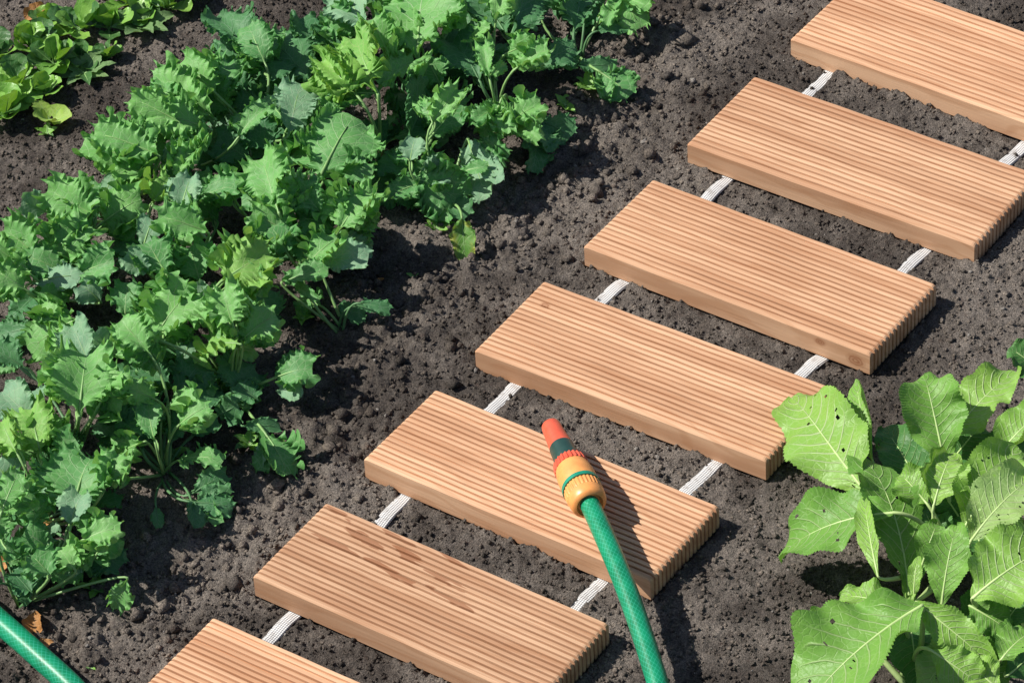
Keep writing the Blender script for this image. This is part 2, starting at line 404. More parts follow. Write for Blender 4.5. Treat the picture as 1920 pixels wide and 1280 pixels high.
for c, e, n, Lx, Wy, sk in boards:                        # soil pressed level round each board
    dx, dy = X - c[0], Y - c[1]; b = dx * n[0] + dy * n[1]; a = dx * e[0] + dy * e[1] - sk * b / Wy
    d = np.maximum(np.abs(a) - Lx / 2, np.abs(b) - Wy / 2)
    near = (~inb) & (d < .016)
    H = np.where(near, np.minimum(H, .0075), H)
    front = near & (b < -Wy / 2) & (d < .013)             # crumbs heaped unevenly against the near side
    H = np.where(front, H + (.0016 + .0030 * vnoise(X, Y, .022, 21) + .0028 * vnoise(X, Y, .006, 22)) * smooth(.013, .001, d), H)
for P in straps:
    d = dist_poly(X, Y, P) + .0022 * vnoise(X, Y, .006, 9)
    H = np.where((d < STRAP_W / 2) & ~inb, np.minimum(H, .0008), H)
xa, ya = extend(xs, -9, 9), extend(ys, -6, 14)
XA, YA = np.meshgrid(xa, ya, indexing='ij')
HA = soil_coarse(XA, YA) * 1.0 + .0016
i0 = np.searchsorted(xa, xs[0] - 1e-9); j0 = np.searchsorted(ya, ys[0] - 1e-9)
HA[i0:i0 + len(xs), j0:j0 + len(ys)] = H
soil = mesh_obj('soil_ground', np.stack([XA.ravel(), YA.ravel(), HA.ravel()], 1), grid_faces(len(xa), len(ya)), SOIL)
soil['kind'] = 'structure'

def ground_z(x, y):
    i = int(np.clip((x - xs[0]) / DX, 0, len(xs) - 1)); j = int(np.clip((y - ys[0]) / DY, 0, len(ys) - 1))
    return float(H[i, j])

# loose crumbs and grit lying on the soil: nobody could count them
def make_crumbs(N):
    ico = np.array([(0, 0, 1), (1, .2, .1), (-.1, 1, -.15), (-1, -.1, .2), (.15, -1, 0), (0, 0, -1.0)])
    fi = np.array([(0, 1, 2), (0, 2, 3), (0, 3, 4), (0, 4, 1), (5, 2, 1), (5, 3, 2), (5, 4, 3), (5, 1, 4)])
    x = rng.uniform(-.55, .55, N); y = rng.uniform(2.42, 3.58, N)
    r = .0008 + .0022 * rng.random(N) ** 2.8
    ix = ((x - xs[0]) / DX).astype(int); iy = ((y - ys[0]) / DY).astype(int)
    big = rng.random(N) < rough[ix, iy] * .16; r[big] *= rng.uniform(1.6, 3.2, big.sum())
    ok = ~in_board(x, y, .0015)
    for P in straps: ok &= (dist_poly(x, y, P) > STRAP_W * .5 + .001) | (rng.random(N) < .05)
    x, y, r, ix, iy = x[ok], y[ok], r[ok], ix[ok], iy[ok]; N = len(x)
    z = H[ix, iy] + r * .25
    for P in straps: z = np.where(dist_poly(x, y, P) < STRAP_W * .5, .0026 + r * .3, z)
    V = ico[None] * (1 + rng.normal(0, .2, (N, 6, 1))) * r[:, None, None] * rng.uniform(.7, 1.25, (N, 1, 3))
    a = rng.random(N) * 6.28; ca, sa = np.cos(a)[:, None], np.sin(a)[:, None]
    V = np.stack([V[..., 0] * ca - V[..., 1] * sa, V[..., 0] * sa + V[..., 1] * ca, V[..., 2]], -1) + np.stack([x, y, z], 1)[:, None]
    Fc = fi[None] + (np.arange(N) * 6)[:, None, None]
    o = mesh_obj('soil_crumbs', V.reshape(-1, 3), Fc.reshape(-1, 3), CRUMB, smooth_shade=False)
    o['kind'] = 'stuff'; o['label'] = 'loose soil crumbs and pale grit scattered over the bed'; o['category'] = 'soil crumbs'
make_crumbs(62000)

# ------------------------------------------------------------------ the roll-out path: boards on two straps
c0 = boards[3][0]
path = thing('roll_out_path', 'roll-out path of ribbed wooden boards on white straps across the soil', 'garden path', (c0[0], c0[1], 0))

def board_mesh(Lx, Wy, skew, seed):
    """ribbed board; x 0..Lx along, y 0..Wy towards the far edge, z up from the underside; ribs run over the rounded ends"""
    rs = np.random.default_rng(seed); NR = 18; depth = .0036; T = PLANK_TOP - .0025; re = .0045
    ys_, hs = [], []
    for k in range(NR):
        y0 = Wy * k / NR; w = Wy / NR; d = depth * rs.uniform(.75, 1.2)
        for t, h in ((.0, -1), (.175, -.97), (.19, -.16), (.23, -.045), (.30, -.01), (.5, 0), (.70, -.01), (.77, -.045), (.81, -.16), (.825, -.97)):
            if k == 0 and t < .25: h = {0.0: -.5, .175: -.12, .19: -.09, .23: -.04}[t]
            if k == NR - 1 and t > .75: h = {.77: -.04, .81: -.09, .825: -.12}[t]
            ys_.append(y0 + w * t); hs.append(h * d)
    ys_.append(Wy); hs.append(-.5 * depth)
    ys_ = np.array(ys_); hs = np.array(hs); n = len(ys_)
    sections = []                                   # (x offset from the end, z) going up the left end, along, down the right end
    ph = np.linspace(0, math.pi / 2, 5)
    left = [('L', 0.0, 0.0)] + [('L', re * (1 - math.cos(p)), T - re + re * math.sin(p)) for p in ph]
    mids = [('M', t, T) for t in np.linspace(.06, .94, 23)]
    right = [(('R',) + s[1:]) for s in left[::-1]]
    V = []
    bow = rs.normal(0, .0004); ph0 = rs.random() * 6
    for sec in left + mids + right:
        kind, a, z = sec
        top = 1.0 if kind == 'M' else smooth(T - re, T, z)
        yy = ys_ / Wy - .5
        if kind == 'L': x = a - .5 * hs * (1 - top)
        elif kind == 'R': x = Lx - a + .5 * hs * (1 - top)
        else: x = a * Lx + 0 * hs
        x = x + skew * (yy) * 1.0 + (0 if kind == 'M' else .0)
        zz = z + hs * top + (bow * 4 * (x / Lx - .5) ** 2 if z > 0 else 0) + (.00018 * np.sin(x * 90 + ph0 + ys_ * 40) if z > 0 else 0)
        V.append(np.stack([x, ys_, zz], 1))
    m = len(V); V = np.concatenate(V)
    Fq = [tuple(f) for f in grid_faces(m, n)[:, ::-1].tolist()]
    Fq.append(tuple(i * n for i in range(m)))                   # near side
    Fq.append(tuple(i * n + n - 1 for i in range(m))[::-1])     # far side
    return V, Fq, n, m

for i, (c, e, n, Lx, Wy, sk) in enumerate(boards):
    V, Fq, nn, mm = board_mesh(Lx, Wy, sk, 40 + i)
    # underside
    Fq.append(tuple(range(nn)) + tuple(range((mm - 1) * nn + nn - 1, (mm - 1) * nn - 1, -1)))
    o = mesh_obj('board', V, Fq, {2: WOOD_KNOT, 3: WOOD_KNOT2, 5: WOOD_WET}.get(i, WOOD), path, smooth_shade=False)
    org = c - e * Lx / 2 - n * Wy / 2
    o.location = (org[0] - c0[0], org[1] - c0[1], .0025)
    o.rotation_euler.z = math.atan2(e[1], e[0])
    if i == 5: o['label'] = 'board with reddish-brown damp drip stains'

for t, P in zip(STRAP_T, straps):
    pts, zs = [], []
    for k in range(len(P) - 1):
        under = (k % 2 == 1)
        m = 4 if under else 16
        for s in np.linspace(0, 1, m, endpoint=False):
            pts.append(P[k] * (1 - s) + P[k + 1] * s)
            zs.append(.0003 if under else 0.0003 + .0009 * math.sin(math.pi * s) ** .6 + .0007 * math.sin(s * 9 + k))
    pts = np.array(pts); zs = np.array(zs); tg = np.gradient(pts, axis=0); tg /= np.linalg.norm(tg, axis=1)[:, None]
    nrm = np.stack([-tg[:, 1], tg[:, 0]], 1); arc = np.concatenate([[0], np.cumsum(np.linalg.norm(np.diff(pts, axis=0), axis=1))])
    wv = np.array([vnoise(np.array([a]), np.array([t]), .016, 12)[0] for a in arc])
    V, UV = [], []
    cols = np.linspace(-1, 1, 7)
    for off, side in ((.0014, 1), (0, -1)):
        for k in range(len(pts)):
            hw = STRAP_W / 2 * (1 + .16 * wv[k])
            for cc in cols:
                q = pts[k] + nrm[k] * cc * hw
                V.append((q[0] - c0[0], q[1] - c0[1], zs[k] + off * (1 - .5 * abs(cc) ** 6) + .0006 * wv[k] * cc)); UV.append((arc[k], cc * hw))
    n1 = len(pts) * 7
    Ft = [tuple(f) for f in grid_faces(len(pts), 7)[:, ::-1].tolist()]
    Fb = [tuple(f) for f in grid_faces(len(pts), 7, n1).tolist()]
    Fe = []
    for k in range(len(pts) - 1):
        Fe.append((k * 7, (k + 1) * 7, n1 + (k + 1) * 7, n1 + k * 7)); Fe.append((k * 7 + 6, n1 + k * 7 + 6, n1 + (k + 1) * 7 + 6, (k + 1) * 7 + 6))
    mesh_obj('strap', V, Ft + Fb + Fe, STRAP, path, uv=UV)

# ------------------------------------------------------------------ leaves
def frame(B, T, N, arch, nu, sag=0.0):
    L = np.linalg.norm(T - B); Cc = (B + T) / 2 + N * arch * L
    c = bez(B, Cc, T, nu); u = np.linspace(0, 1, nu)
    c[:, 2] -= sag * L * np.clip(u - .55, 0, 1) ** 2
    tg = np.gradient(c, axis=0); tg /= np.linalg.norm(tg, axis=1)[:, None]
    s = np.cross(tg, N[None]); s /= np.linalg.norm(s, axis=1)[:, None]
    n = np.cross(s, tg); return L, u, c, tg, s, n

def n1(x, seed):
    """smooth 1-D noise, -1..1"""
    r = np.random.default_rng(seed).random(256) * 2 - 1; i = np.floor(x).astype(int); f = x - i; f = f * f * (3 - 2 * f)
    return r[i % 256] * (1 - f) + r[(i + 1) % 256] * f

def kale_leaf(B, T, N, width, rs, frill=1.0, cup=.12, arch=.12, nu=.00062, nb=5, nr=4):
    """blade (nb rows across) with a tightly ruffled strip (nr rows) grown on to each margin"""
    nu = int(np.clip((np.linalg.norm(T - B) + .4 * width) / nu, 44, 240))
    L, u, c, tg, s, n = frame(B, T, N, arch, nu, .3)
    strip = min(.0135, .25 * width) * (.45 + .55 * frill); hw0 = max(.15 * width, width / 2 - strip * .8)
    hw = np.sin(math.pi * np.clip(u * .93 + .01, .001, .999) ** rs.uniform(.9, 1.15)) ** .5 * (.38 + .62 * smooth(0, .55, u)) * hw0
    hw[0] = .03 * width
    nv = nb + 2 * nr; V = np.zeros((nu, nv, 3)); UV = np.zeros((nu, nv, 2)); seed = int(rs.integers(1, 10 ** 6)); vb = np.linspace(-1, 1, nb)
    edge = {}
    lob = {sd: 1 + smooth(.02, .25, u) * (.24 * n1(u * L / .0125, seed + sd) + .07 * n1(u * L / .007, seed + 7 + sd)) for sd in (-1, 1)}
    for j, vv in enumerate(vb):
        a = abs(vv); sd = 1 if vv >= 0 else -1; y = sd * a * hw * (1 + (lob[sd] - 1) * a * a)
        lift = cup * width * a ** 1.6 + (.045 * vnoise(u * L, y, .020, seed + 5, 61) + .022 * vnoise(u * L, y, .009, seed + 6, 61)) * width * (.3 + a) \
             + .07 * width * n1(u * L / .018, seed + 30 + sd) * a ** 2
        V[:, nr + j] = c + s * y[:, None] + n * lift[:, None] + tg * (.08 * L * a * (1 - u))[:, None]
        UV[:, nr + j] = np.stack([u, np.full(nu, vv * .42 + .5)], 1)
    env = (smooth(0, .12, u) * (1 - .45 * smooth(.88, 1, u)) * (.85 + .4 * n1(u * L / .012, seed + 44)))[:, None]
    for sd in (-1, 1):
        E0 = V[:, nr + (nb - 1 if sd > 0 else 0)]; q = seed + 90 * sd
        tip = smooth(.80, 1.0, u)[:, None]                        # round the tip the strip turns forwards
        o = s * sd * (1 - .7 * tip) + tg * tip * .9
        x = np.concatenate([[0], np.cumsum(np.linalg.norm(np.diff(E0, axis=0), axis=1))])
        th = 2 * math.pi * x / .0072 + 3.0 * n1(x / .009, q); th2 = 2 * math.pi * x / .0036 + 2.0 * n1(x / .006, q + 1)
        curl = (.35 + .75 * n1(x / .009, q + 2))[:, None]
        jag = (.60 + .30 * np.abs(np.sin(th * .5 + 1)) ** .4 + .22 * np.abs(np.sin(th2 * .5)) ** .4)[:, None]
        A = min(.0050, strip * .62) * frill
        for k in range(1, nr + 1):
            f = k / nr; e = f ** 1.2
            w = (np.sin(th) * .95 + .62 * np.sin(th2) * f)[:, None]; z = (np.cos(th) * .75 + np.sin(2 * th + .7) * .35 + .55 * np.cos(th2) * f)[:, None]
            P_ = E0 + (o * strip * f * (1 - .45 * np.abs(curl) * f) * (1 + (jag - 1) * f * f) + n * (A * e * w + strip * f * f * curl) + tg * A * e * z * .75) * env
            j = nr + nb - 1 + k if sd > 0 else nr - k
            V[:, j] = P_; UV[:, j] = np.stack([u, np.full(nu, .5 + sd * (.42 + .08 * f))], 1)
    return V.reshape(-1, 3), grid_faces(nu, nv), UV.reshape(-1, 2), (c, n, u)

def smooth_leaf(B, T, N, width, rs, teeth=0.0, ntooth=24, cup=.12, arch=.12, wave=.05, shape='oval', nu=40, nv=13, holes=0, fold=0.0, sag=.3, crinkle=0.0):
    L, u, c, tg, s, n = frame(B, T, N, arch, nu, sag)
    v = np.linspace(-1, 1, nv)
    uu = np.clip(u, .001, .999)
    if shape == 'oval': hw = np.sin(math.pi * uu ** .82) ** .72
    elif shape == 'paddle': hw = np.sin(math.pi * np.clip(uu * .97 + .01, 0, 1) ** .95) ** .62 * (.55 + .45 * smooth(0, .4, u))
    elif shape == 'spoon': hw = np.sin(math.pi * uu ** 1.5) ** .42 * (.3 + .7 * smooth(.0, .5, u))
    elif shape == 'ovate': hw = np.sin(math.pi * uu ** .62) ** .9
    elif shape == 'round': hw = np.sin(math.pi * uu) ** .55
    else: hw = np.sin(math.pi * uu ** .9) ** .9
    hw = hw * width / 2; hw[0] = max(hw[0], .012 * width); hw[-1] = (.12 if shape in ('spoon', 'round', 'oval') else .01) * width
    V = np.zeros((nu, nv, 3)); UV = np.zeros((nu, nv, 2))
    for sd in (-1, 1):
        p = rs.random(6) * 6.28; f = rs.uniform(1.3, 2.4)
        tooth = teeth * (np.abs(((u * ntooth + p[0]) % 1) - .5) * 2 - .5) * smooth(0, .08, u)
        irr = 1 + .05 * np.sin(2 * math.pi * f * 1.3 * u + p[1]) + .03 * np.sin(2 * math.pi * f * 3.1 * u + p[2]) + tooth
        wv = np.sin(2 * math.pi * f * u + p[3]) + .5 * np.sin(2 * math.pi * f * 2.3 * u + p[4])
        for j in np.where(v * sd >= 0)[0]:
            a = abs(v[j])
            out = sd * a * hw * (1 + (irr - 1) * a ** 3)
            lift = cup * hw * 2 * a ** 1.7 + wave * width * wv * a ** 2 * smooth(0, .15, u)
            if crinkle:
                lift = lift + crinkle * width * (np.abs(((u * 11 - a * 2.6) % 1) - .5) * -1.2 + .9 * vnoise(u * L, sd * a * hw, .010, 71 + sd, 61)) * smooth(.02, .25, a)
            if fold and sd * fold > 0:                 # one margin rolled over
                k = smooth(.5, 1, a); lift = lift + abs(fold) * hw * k; out = out - sd * abs(fold) * .9 * hw * k
            V[:, j] = c + s * np.asarray(out)[:, None] + n * np.asarray(lift)[:, None]
            UV[:, j, 0] = u; UV[:, j, 1] = v[j] * .5 + .5
    Fq = grid_faces(nu, nv)
    if holes:
        kill = np.zeros((nu - 1, nv - 1), bool)
        for _ in range(holes):
            i = rs.integers(3, nu - 5); j = rs.integers(1, nv - 2)
            if abs(j - (nv - 1) / 2) < 1.2: continue
            kill[i:i + rs.integers(1, 4), j:j + 1] = True
        Fq = Fq[~kill.ravel()]
    return V.reshape(-1, 3), Fq, UV.reshape(-1, 2), (c, n, u)

def stalk(P, B, mid, r0, r1, reach=.8, lean=.35):
    """stalk from the plant's foot P up to the leaf base B and on along the midrib"""
    c, n, u = mid; d = unit(c[2] - c[0]); Lg = np.linalg.norm(B - P)
    if d @ unit(B - P) < .3: lean *= .3; d = unit(d + 1.2 * unit(B - P))
    ctl = B - d * Lg * lean; ctl[2] = min(max(ctl[2], P[2] + .3 * (B[2] - P[2]), .006), B[2])
    a = bez(P, ctl, B, 9)
    k = max(3, int(len(u) * reach)); idx = np.linspace(1, k, 8).astype(int)
    rr1 = np.linspace(r1, r1 * .25, 8)
    b = c[idx] - n[idx] * (rr1 * .35)[:, None]
    pts = np.concatenate([a, b]); rad = np.concatenate([np.linspace(r0, r1, 9), rr1])
    return tube(pts, rad, 6)

UP = np.array([0, 0, 1.0])
def leaf_normal(p, kind_tilt, rs, camw=.75, jit=.22):
    tc = unit(CAM - p); N = UP * (1 - camw * .6) + tc * camw + np.array([kind_tilt, 0, 0]) + rs.normal(0, jit, 3)
    return unit(N)

# --- kale: traced leaves. Region origin + zoom factor, then base x,y, tip x,y, width, kind
ZF = 1867 / 700
R1, R2, R3, R4 = (0, 0), (600, 0), (0, 420), (0, 800)
KL = [
 (R1, 1845,170,1690,-110,260,'p'), (R1,1270,300,1080,70,230,'d'), (R1,1330,330,1240,120,200,'g'), (R1,1090,480,920,285,230,'b'),
 (R1,1080,600,770,400,250,'b'), (R1,900,610,655,480,170,'b'), (R1,1060,650,735,555,200,'b'), (R1,1400,520,1060,640,260,'d'),
 (R1,1190,690,1345,530,130,'g'), (R1,1440,685,1505,405,180,'p'), (R1,1590,905,1770,565,340,'g'), (R1,1395,1065,1310,775,250,'b'),
 (R1,1560,420,1340,190,260,'d'), (R1,1560,260,1500,85,160,'d'), (R1,1640,260,1660,110,180,'d'), (R1,1790,500,1610,290,200,'y'),
 (R1,790,850,410,710,230,'b'), (R1,800,780,470,655,190,'b'), (R1,800,830,905,700,70,'p'), (R1,725,725,795,620,70,'p'),
 (R1,500,1055,572,865,80,'p'), (R1,480,1085,235,940,210,'b'), (R1,225,1285,445,1115,210,'b'), (R1,510,1115,705,985,190,'b'),
 (R1,765,1020,855,885,130,'y'), (R1,900,1065,955,875,140,'p'), (R1,990,990,1185,920,160,'g'), (R1,1090,1110,945,985,160,'d'),
 (R1,235,1060,105,1005,120,'p'), (R1,200,1290,20,1140,210,'b'), (R1,1045,1165,790,1075,190,'b'), (R1,715,1240,765,1095,120,'p'),
 (R1,1450,1170,1260,1055,200,'b'), (R1,1690,1160,1835,955,200,'b'), (R1,1680,1150,1495,1085,200,'g'), (R1,1710,1165,1790,1290,170,'p'),
 (R1,1150,560,1020,420,200,'g'), (R1,1250,450,1100,330,200,'d'), (R1,1360,760,1250,640,180,'d'), (R1,1180,1010,1100,860,140,'g'),
 (R1,640,1000,560,880,120,'g'), (R1,410,1010,480,900,120,'g'), (R1,1600,1060,1480,930,150,'g'), (R1,1250,800,1080,700,200,'d'),
 (R3,345,255,125,155,160,'g'), (R3,155,295,400,250,130,'p'), (R3,375,255,570,180,170,'g'), (R3,505,390,405,295,130,'p'),
 (R3,625,465,640,285,160,'g'), (R3,390,470,145,620,210,'b'), (R3,445,690,365,500,170,'p'), (R3,745,645,600,475,190,'b'),
 (R3,785,550,945,335,250,'b'), (R3,790,580,555,600,160,'b'), (R3,835,255,735,85,190,'g'), (R3,1005,295,945,105,190,'g'),
 (R3,745,245,630,145,120,'p'), (R3,1105,290,1345,140,220,'y'), (R3,850,385,910,265,140,'b'), (R3,1165,505,1115,330,190,'b'),
 (R3,1205,585,1380,445,160,'b'), (R3,1205,600,1005,620,130,'y'), (R3,1180,620,1295,645,100,'b'), (R3,1235,485,1345,315,190,'d'),
 (R3,1440,150,1350,0,170,'g'), (R3,1540,200,1690,65,160,'b'), (R3,1600,190,1840,165,150,'p'), (R3,1405,290,1640,225,110,'g'),
 (R3,395,965,430,640,310,'b'), (R3,500,890,600,735,180,'b'), (R3,860,810,615,675,200,'d'), (R3,880,870,1005,685,190,'d'),
 (R3,785,880,645,815,110,'b'), (R3,848,905,985,870,120,'b'), (R3,710,1130,575,885,260,'d'), (R3,725,1085,560,1165,110,'b'),
 (R3,775,1090,735,895,110,'g'), (R3,895,1005,1045,905,120,'b'), (R3,1180,870,1215,675,220,'d'), (R3,1370,770,1560,715,170,'g'),
 (R3,1330,1050,1440,1240,160,'g'), (R3,1210,1010,1400,1010,80,'d'), (R3,180,1005,15,825,170,'p'), (R3,205,1155,150,915,200,'y'),
 (R3,90,1155,5,975,130,'y'), (R3,160,520,-30,560,130,'d'), (R3,1700,400,1800,490,90,'d'), (R3,130,330,-20,230,170,'b'), (R3,90,200,-40,90,150,'b'),
 (R3,980,560,840,640,140,'g'), (R3,120,720,-40,620,150,'d'), (R3,1080,420,960,340,130,'p'), (R3,320,420,200,330,130,'g'), (R3,540,620,480,530,110,'p'),
 (R3,320,800,200,720,130,'b'), (R3,1080,960,1190,900,120,'d'),
 (R4,365,425,455,145,330,'g'), (R4,510,320,590,130,130,'b'), (R4,5,430,95,215,140,'b'), (R4,355,495,405,335,150,'p'),
 (R4,305,565,165,620,140,'p'), (R4,415,565,600,500,150,'b'), (R4,420,600,600,690,170,'d'), (R4,330,640,345,775,140,'g'),
 (R4,80,770,155,505,140,'d'), (R4,960,335,1130,230,110,'d'), (R4,965,375,1165,400,140,'d'), (R4,780,400,790,500,60,'d'),
 (R4,250,230,200,60,160,'d'), (R4,110,480,40,380,120,'d'), (R4,20,560,-40,440,110,'g'), (R4,960,380,980,500,90,'d'),
 (R4,60,300,-20,180,150,'p'), (R4,150,360,60,290,140,'g'), (R4,240,600,120,520,170,'g'), (R4,250,740,160,640,170,'g'), (R4,480,640,560,540,150,'g'),
 (R4,380,720,300,600,150,'b'), (R4,160,830,60,720,140,'d'), (R4,120,650,30,600,120,'g'), (R3,620,1000,540,900,150,'d'), (R3,1010,800,900,700,150,'d'), (R4,200,480,150,380,150,'g'),
 (R3,960,1060,1090,980,120,'d'), (R4,560,260,640,190,120,'g'), (R3,1290,880,1180,800,140,'d'), (R4,300,160,380,60,150,'g'),
 (R2,490,310,525,-70,400,'b'), (R2,290,475,175,170,270,'y'), (R2,190,485,15,300,180,'y'), (R2,940,190,760,-70,240,'d'),
 (R2,955,185,1030,-70,250,'d'), (R2,750,200,850,130,100,'b'), (R2,930,270,1075,210,130,'b'), (R2,800,410,655,195,260,'d'),
 (R2,850,400,820,215,110,'b'), (R2,985,340,1140,240,130,'b'), (R2,1090,340,1275,230,150,'d'), (R2,1270,160,1310,-60,250,'d'),
 (R2,1490,-50,1600,130,180,'b'), (R2,1275,330,1480,330,90,'d'), (R2,1400,360,1550,470,170,'g'), (R2,430,710,530,470,340,'d'),
 (R2,550,690,700,510,170,'g'), (R2,450,810,475,685,130,'p'), (R2,740,690,830,980,190,'p'), (R2,905,500,845,700,190,'b'),
 (R2,935,625,1105,515,150,'b'), (R2,915,640,1065,655,110,'b'), (R2,1090,600,1250,680,170,'d'), (R2,1080,680,1060,850,130,'d'),
 (R2,510,850,275,965,230,'d'), (R2,465,880,700,995,230,'g'), (R2,150,1125,285,955,170,'b'), (R2,125,1100,15,955,160,'b'),
 (R2,95,1100,205,1285,150,'p'), (R2,620,160,700,20,160,'b'), (R2,330,250,260,90,190,'b'), (R2,160,200,60,60,160,'g'),
 (R2,1120,30,1200,-80,150,'g'), (R2,880,100,920,-20,110,'b'), (R2,600,1010,730,1080,120,'d'), (R2,320,740,250,600,150,'d'), (R2,600,420,540,300,140,'g'),
 (R2,560,620,690,440,140,'b'), (R2,30,560,-30,400,150,'d'),
]
# feet of the kale plants in the photo (ground) and what singles each one out
KP = [
 ((715,295), 'kale plant with a broad smooth leaf beside three thick stalks near the photo centre top'),
 ((935,215), 'kale plant with a dark shaded leaf over a tall pale stalk near the far boards'),
 ((1085,110), 'kale plant at the far right end of the row shading dark soil'),
 ((790,190), 'kale plant with one tall upright curly leaf on a long pale midrib'),
 ((600,150), 'kale plant with a big pale leaf standing up at the photo top edge'),
 ((470,260), 'kale plant with dark leaves facing the soil strip beside the lettuce row'),
 ((330,330), 'bright curly kale plant leaning onto the soil strip below the lettuce row'),
 ((570,500), 'kale plant with a bright upright leaf above the dark gap in the row middle'),
 ((840,380), 'kale plant with a pale drooping leaf hanging towards the boards'),
 ((215,420), 'curly kale plant on the row edge left of a pale leaf underside'),
 ((100,560), 'kale plant at the left photo edge under a mottled broad leaf'),
 ((330,560), 'kale plant with a bright fan leaf in the middle of the near row half'),
 ((640,620), 'kale plant with thin low stalks reaching over the sunlit soil in the row middle'),
 ((440,740), 'kale plant with two tall pale stalks beside the path, near the middle board'),
 ((150,830), 'kale plant with an upright curly leaf on a pale stalk near the left edge'),
 ((310,890), 'kale plant with a dark leaf and crossing thin stalks near the damp-stained board'),
 ((85,975), 'kale plant with thick pale stalks fanning out at the lower left corner'),
 ((40,1130), 'lowest kale plant of the row, above the green hose at the left edge'),
]
kale_roots = []
for (px, py), lab in KP:
    p = at(px, py, 0.0); p[2] = ground_z(p[0], p[1]) - .002
    kale_roots.append((thing('kale_plant', lab, 'kale', p, 'curly kale plants in the row'), p))

ZK = {'b': (.072, .092), 'g': (.055, .075), 'd': (.030, .046), 'p': (.060, .078), 'y': (.070, .080)}
TILT = {'b': -.30, 'g': -.05, 'd': .42, 'p': -.2, 'y': -.25}
def put_kale_leaf(B, T, w, kind, rs, mat=None, root=None, N=None, nu=.00062, foot=None, fr=1.0):
    if root is None:
        g = np.array([r[1] for r in kale_roots]); k = np.argmin(np.hypot(g[:, 0] - B[0], (g[:, 1] - B[1]) * .9))
        root = kale_roots[k]
    ob, P = root
    if N is None: N = leaf_normal((B + T) / 2, TILT[kind], rs)
    V, Fq, UV, mid = kale_leaf(B, T, N, w, rs, frill={'b': 1.2, 'y': 1.4, 'g': 1.0, 'd': .8, 'p': .55}[kind] * rs.uniform(.85, 1.15) * fr, cup=rs.uniform(-.02, .16), arch=rs.uniform(.05, .2), nu=nu)
    V[:, 2] = np.maximum(V[:, 2], .004)
    lf = mesh_obj('leaf', V - P, Fq, mat or KALE[kind], ob, uv=UV)
    sv, sf = stalk(foot if foot is not None else P + rs.normal(0, .003, 3) * (1, 1, 0), B, mid, .0020 * (.6 + 6 * w) * (.7 if foot is not None else 1), .0007 + .015 * w, .82)
    mesh_obj('stalk', sv - P, sf, PETD if kind == 'd' else PET, lf)
    return (root, sv[6 * 6:6 * 6 + 6].mean(0))

def companion(b, t, w, kind, zb, dz, lo, rs, root, foot):
    # a smaller leaf of the same shoot beside each large one
    if w < 110: return
    an = rs.choice([-1, 1]) * rs.uniform(.4, 1.3); d = np.array(t) - np.array(b); m = np.array(b) + d * rs.uniform(.0, .25)
    q = np.array([d[0] * math.cos(an) - d[1] * math.sin(an), d[0] * math.sin(an) + d[1] * math.cos(an)]) * rs.uniform(.5, .8)
    z = (zb + dz) * lo - .008; k = {'b': 'b', 'y': 'b', 'g': 'g', 'p': 'g', 'd': 'd'}[kind]
    if rs.random() < .25: k = 'g' if k != 'g' else 'p'
    put_kale_leaf(at(*m, max(.01, z)), at(*(m + q), max(.012, z + rs.uniform(-.005, .012))), w * rs.uniform(.5, .8) / ZF / PXM, k, rs, nu=.00085, fr=1.2, root=root, foot=foot)

for i, (R, bx, by, tx, ty, w, kind) in enumerate(KL):
    rs = np.random.default_rng(500 + i)
    b = (R[0] + bx / ZF, R[1] + by / ZF); t = (R[0] + tx / ZF, R[1] + ty / ZF)
    zb, zt = ZK[kind]; dz = rs.uniform(-.012, .012)
    # leaves by the bed's path-side edge hang lower
    gx = at((b[0] + t[0]) / 2, (b[1] + t[1]) / 2, .04); ed = dist_poly(np.array([gx[0]]), np.array([gx[1]]), EDGE)[0]
    lo = .45 + .55 * min(1, ed / .14)
    up = 1.0 if ty < by else .55
    root, foot = put_kale_leaf(at(*b, (zb + dz) * lo), at(*t, max(.012, (zb + (zt - zb) * (1 if ty < by else -1.6) + dz) * lo)), w * 1.16 / ZF / PXM, kind, rs)
    for _ in range(3 if w > 170 else 2 if w > 130 else 1): companion(b, t, w, kind, zb, dz, lo, rs, root, foot)

# lower leaves hidden deep in each plant
for k, (ob, P) in enumerate(kale_roots):
    rs = np.random.default_rng(900 + k)
    for j in range(3):
        a = rs.random() * 6.28 + j * 2.1; d = rs.uniform(.010, .024); L = rs.uniform(.03, .05) * min(1, .45 + 6 * dist_poly(P[:1], P[1:2], EDGE)[0]); z = rs.uniform(.015, .035)
        dr = np.array([math.cos(a), math.sin(a), 0]); B = P + dr * d + UP * z; T = B + dr * L + UP * rs.uniform(-.005, .02)
        put_kale_leaf(B, T, L * rs.uniform(.55, .75), 'd' if rs.random() < .6 else 'g', rs, root=(ob, P), N=unit(UP + rs.normal(0, .3, 3)), nu=.0014)

# the loose yellowing leaf hanging at the row edge beside the clods
def loose_leaf():
    rs = np.random.default_rng(77)
    B, T = at(866, 408, .03), at(872, 486, .006)
    put_kale_leaf(B, T, 54 / PXM, 'p', rs, mat=YELLOWING, root=kale_roots[8], N=unit(UP * .5 + unit(CAM - B)))
    rs = np.random.default_rng(78)
    put_kale_leaf(at(240, 1083, .03), at(220, 1138, .008), 44 / PXM, 'b', rs, root=kale_roots[17], N=unit(UP * .5 + unit(CAM - B)))
loose_leaf()

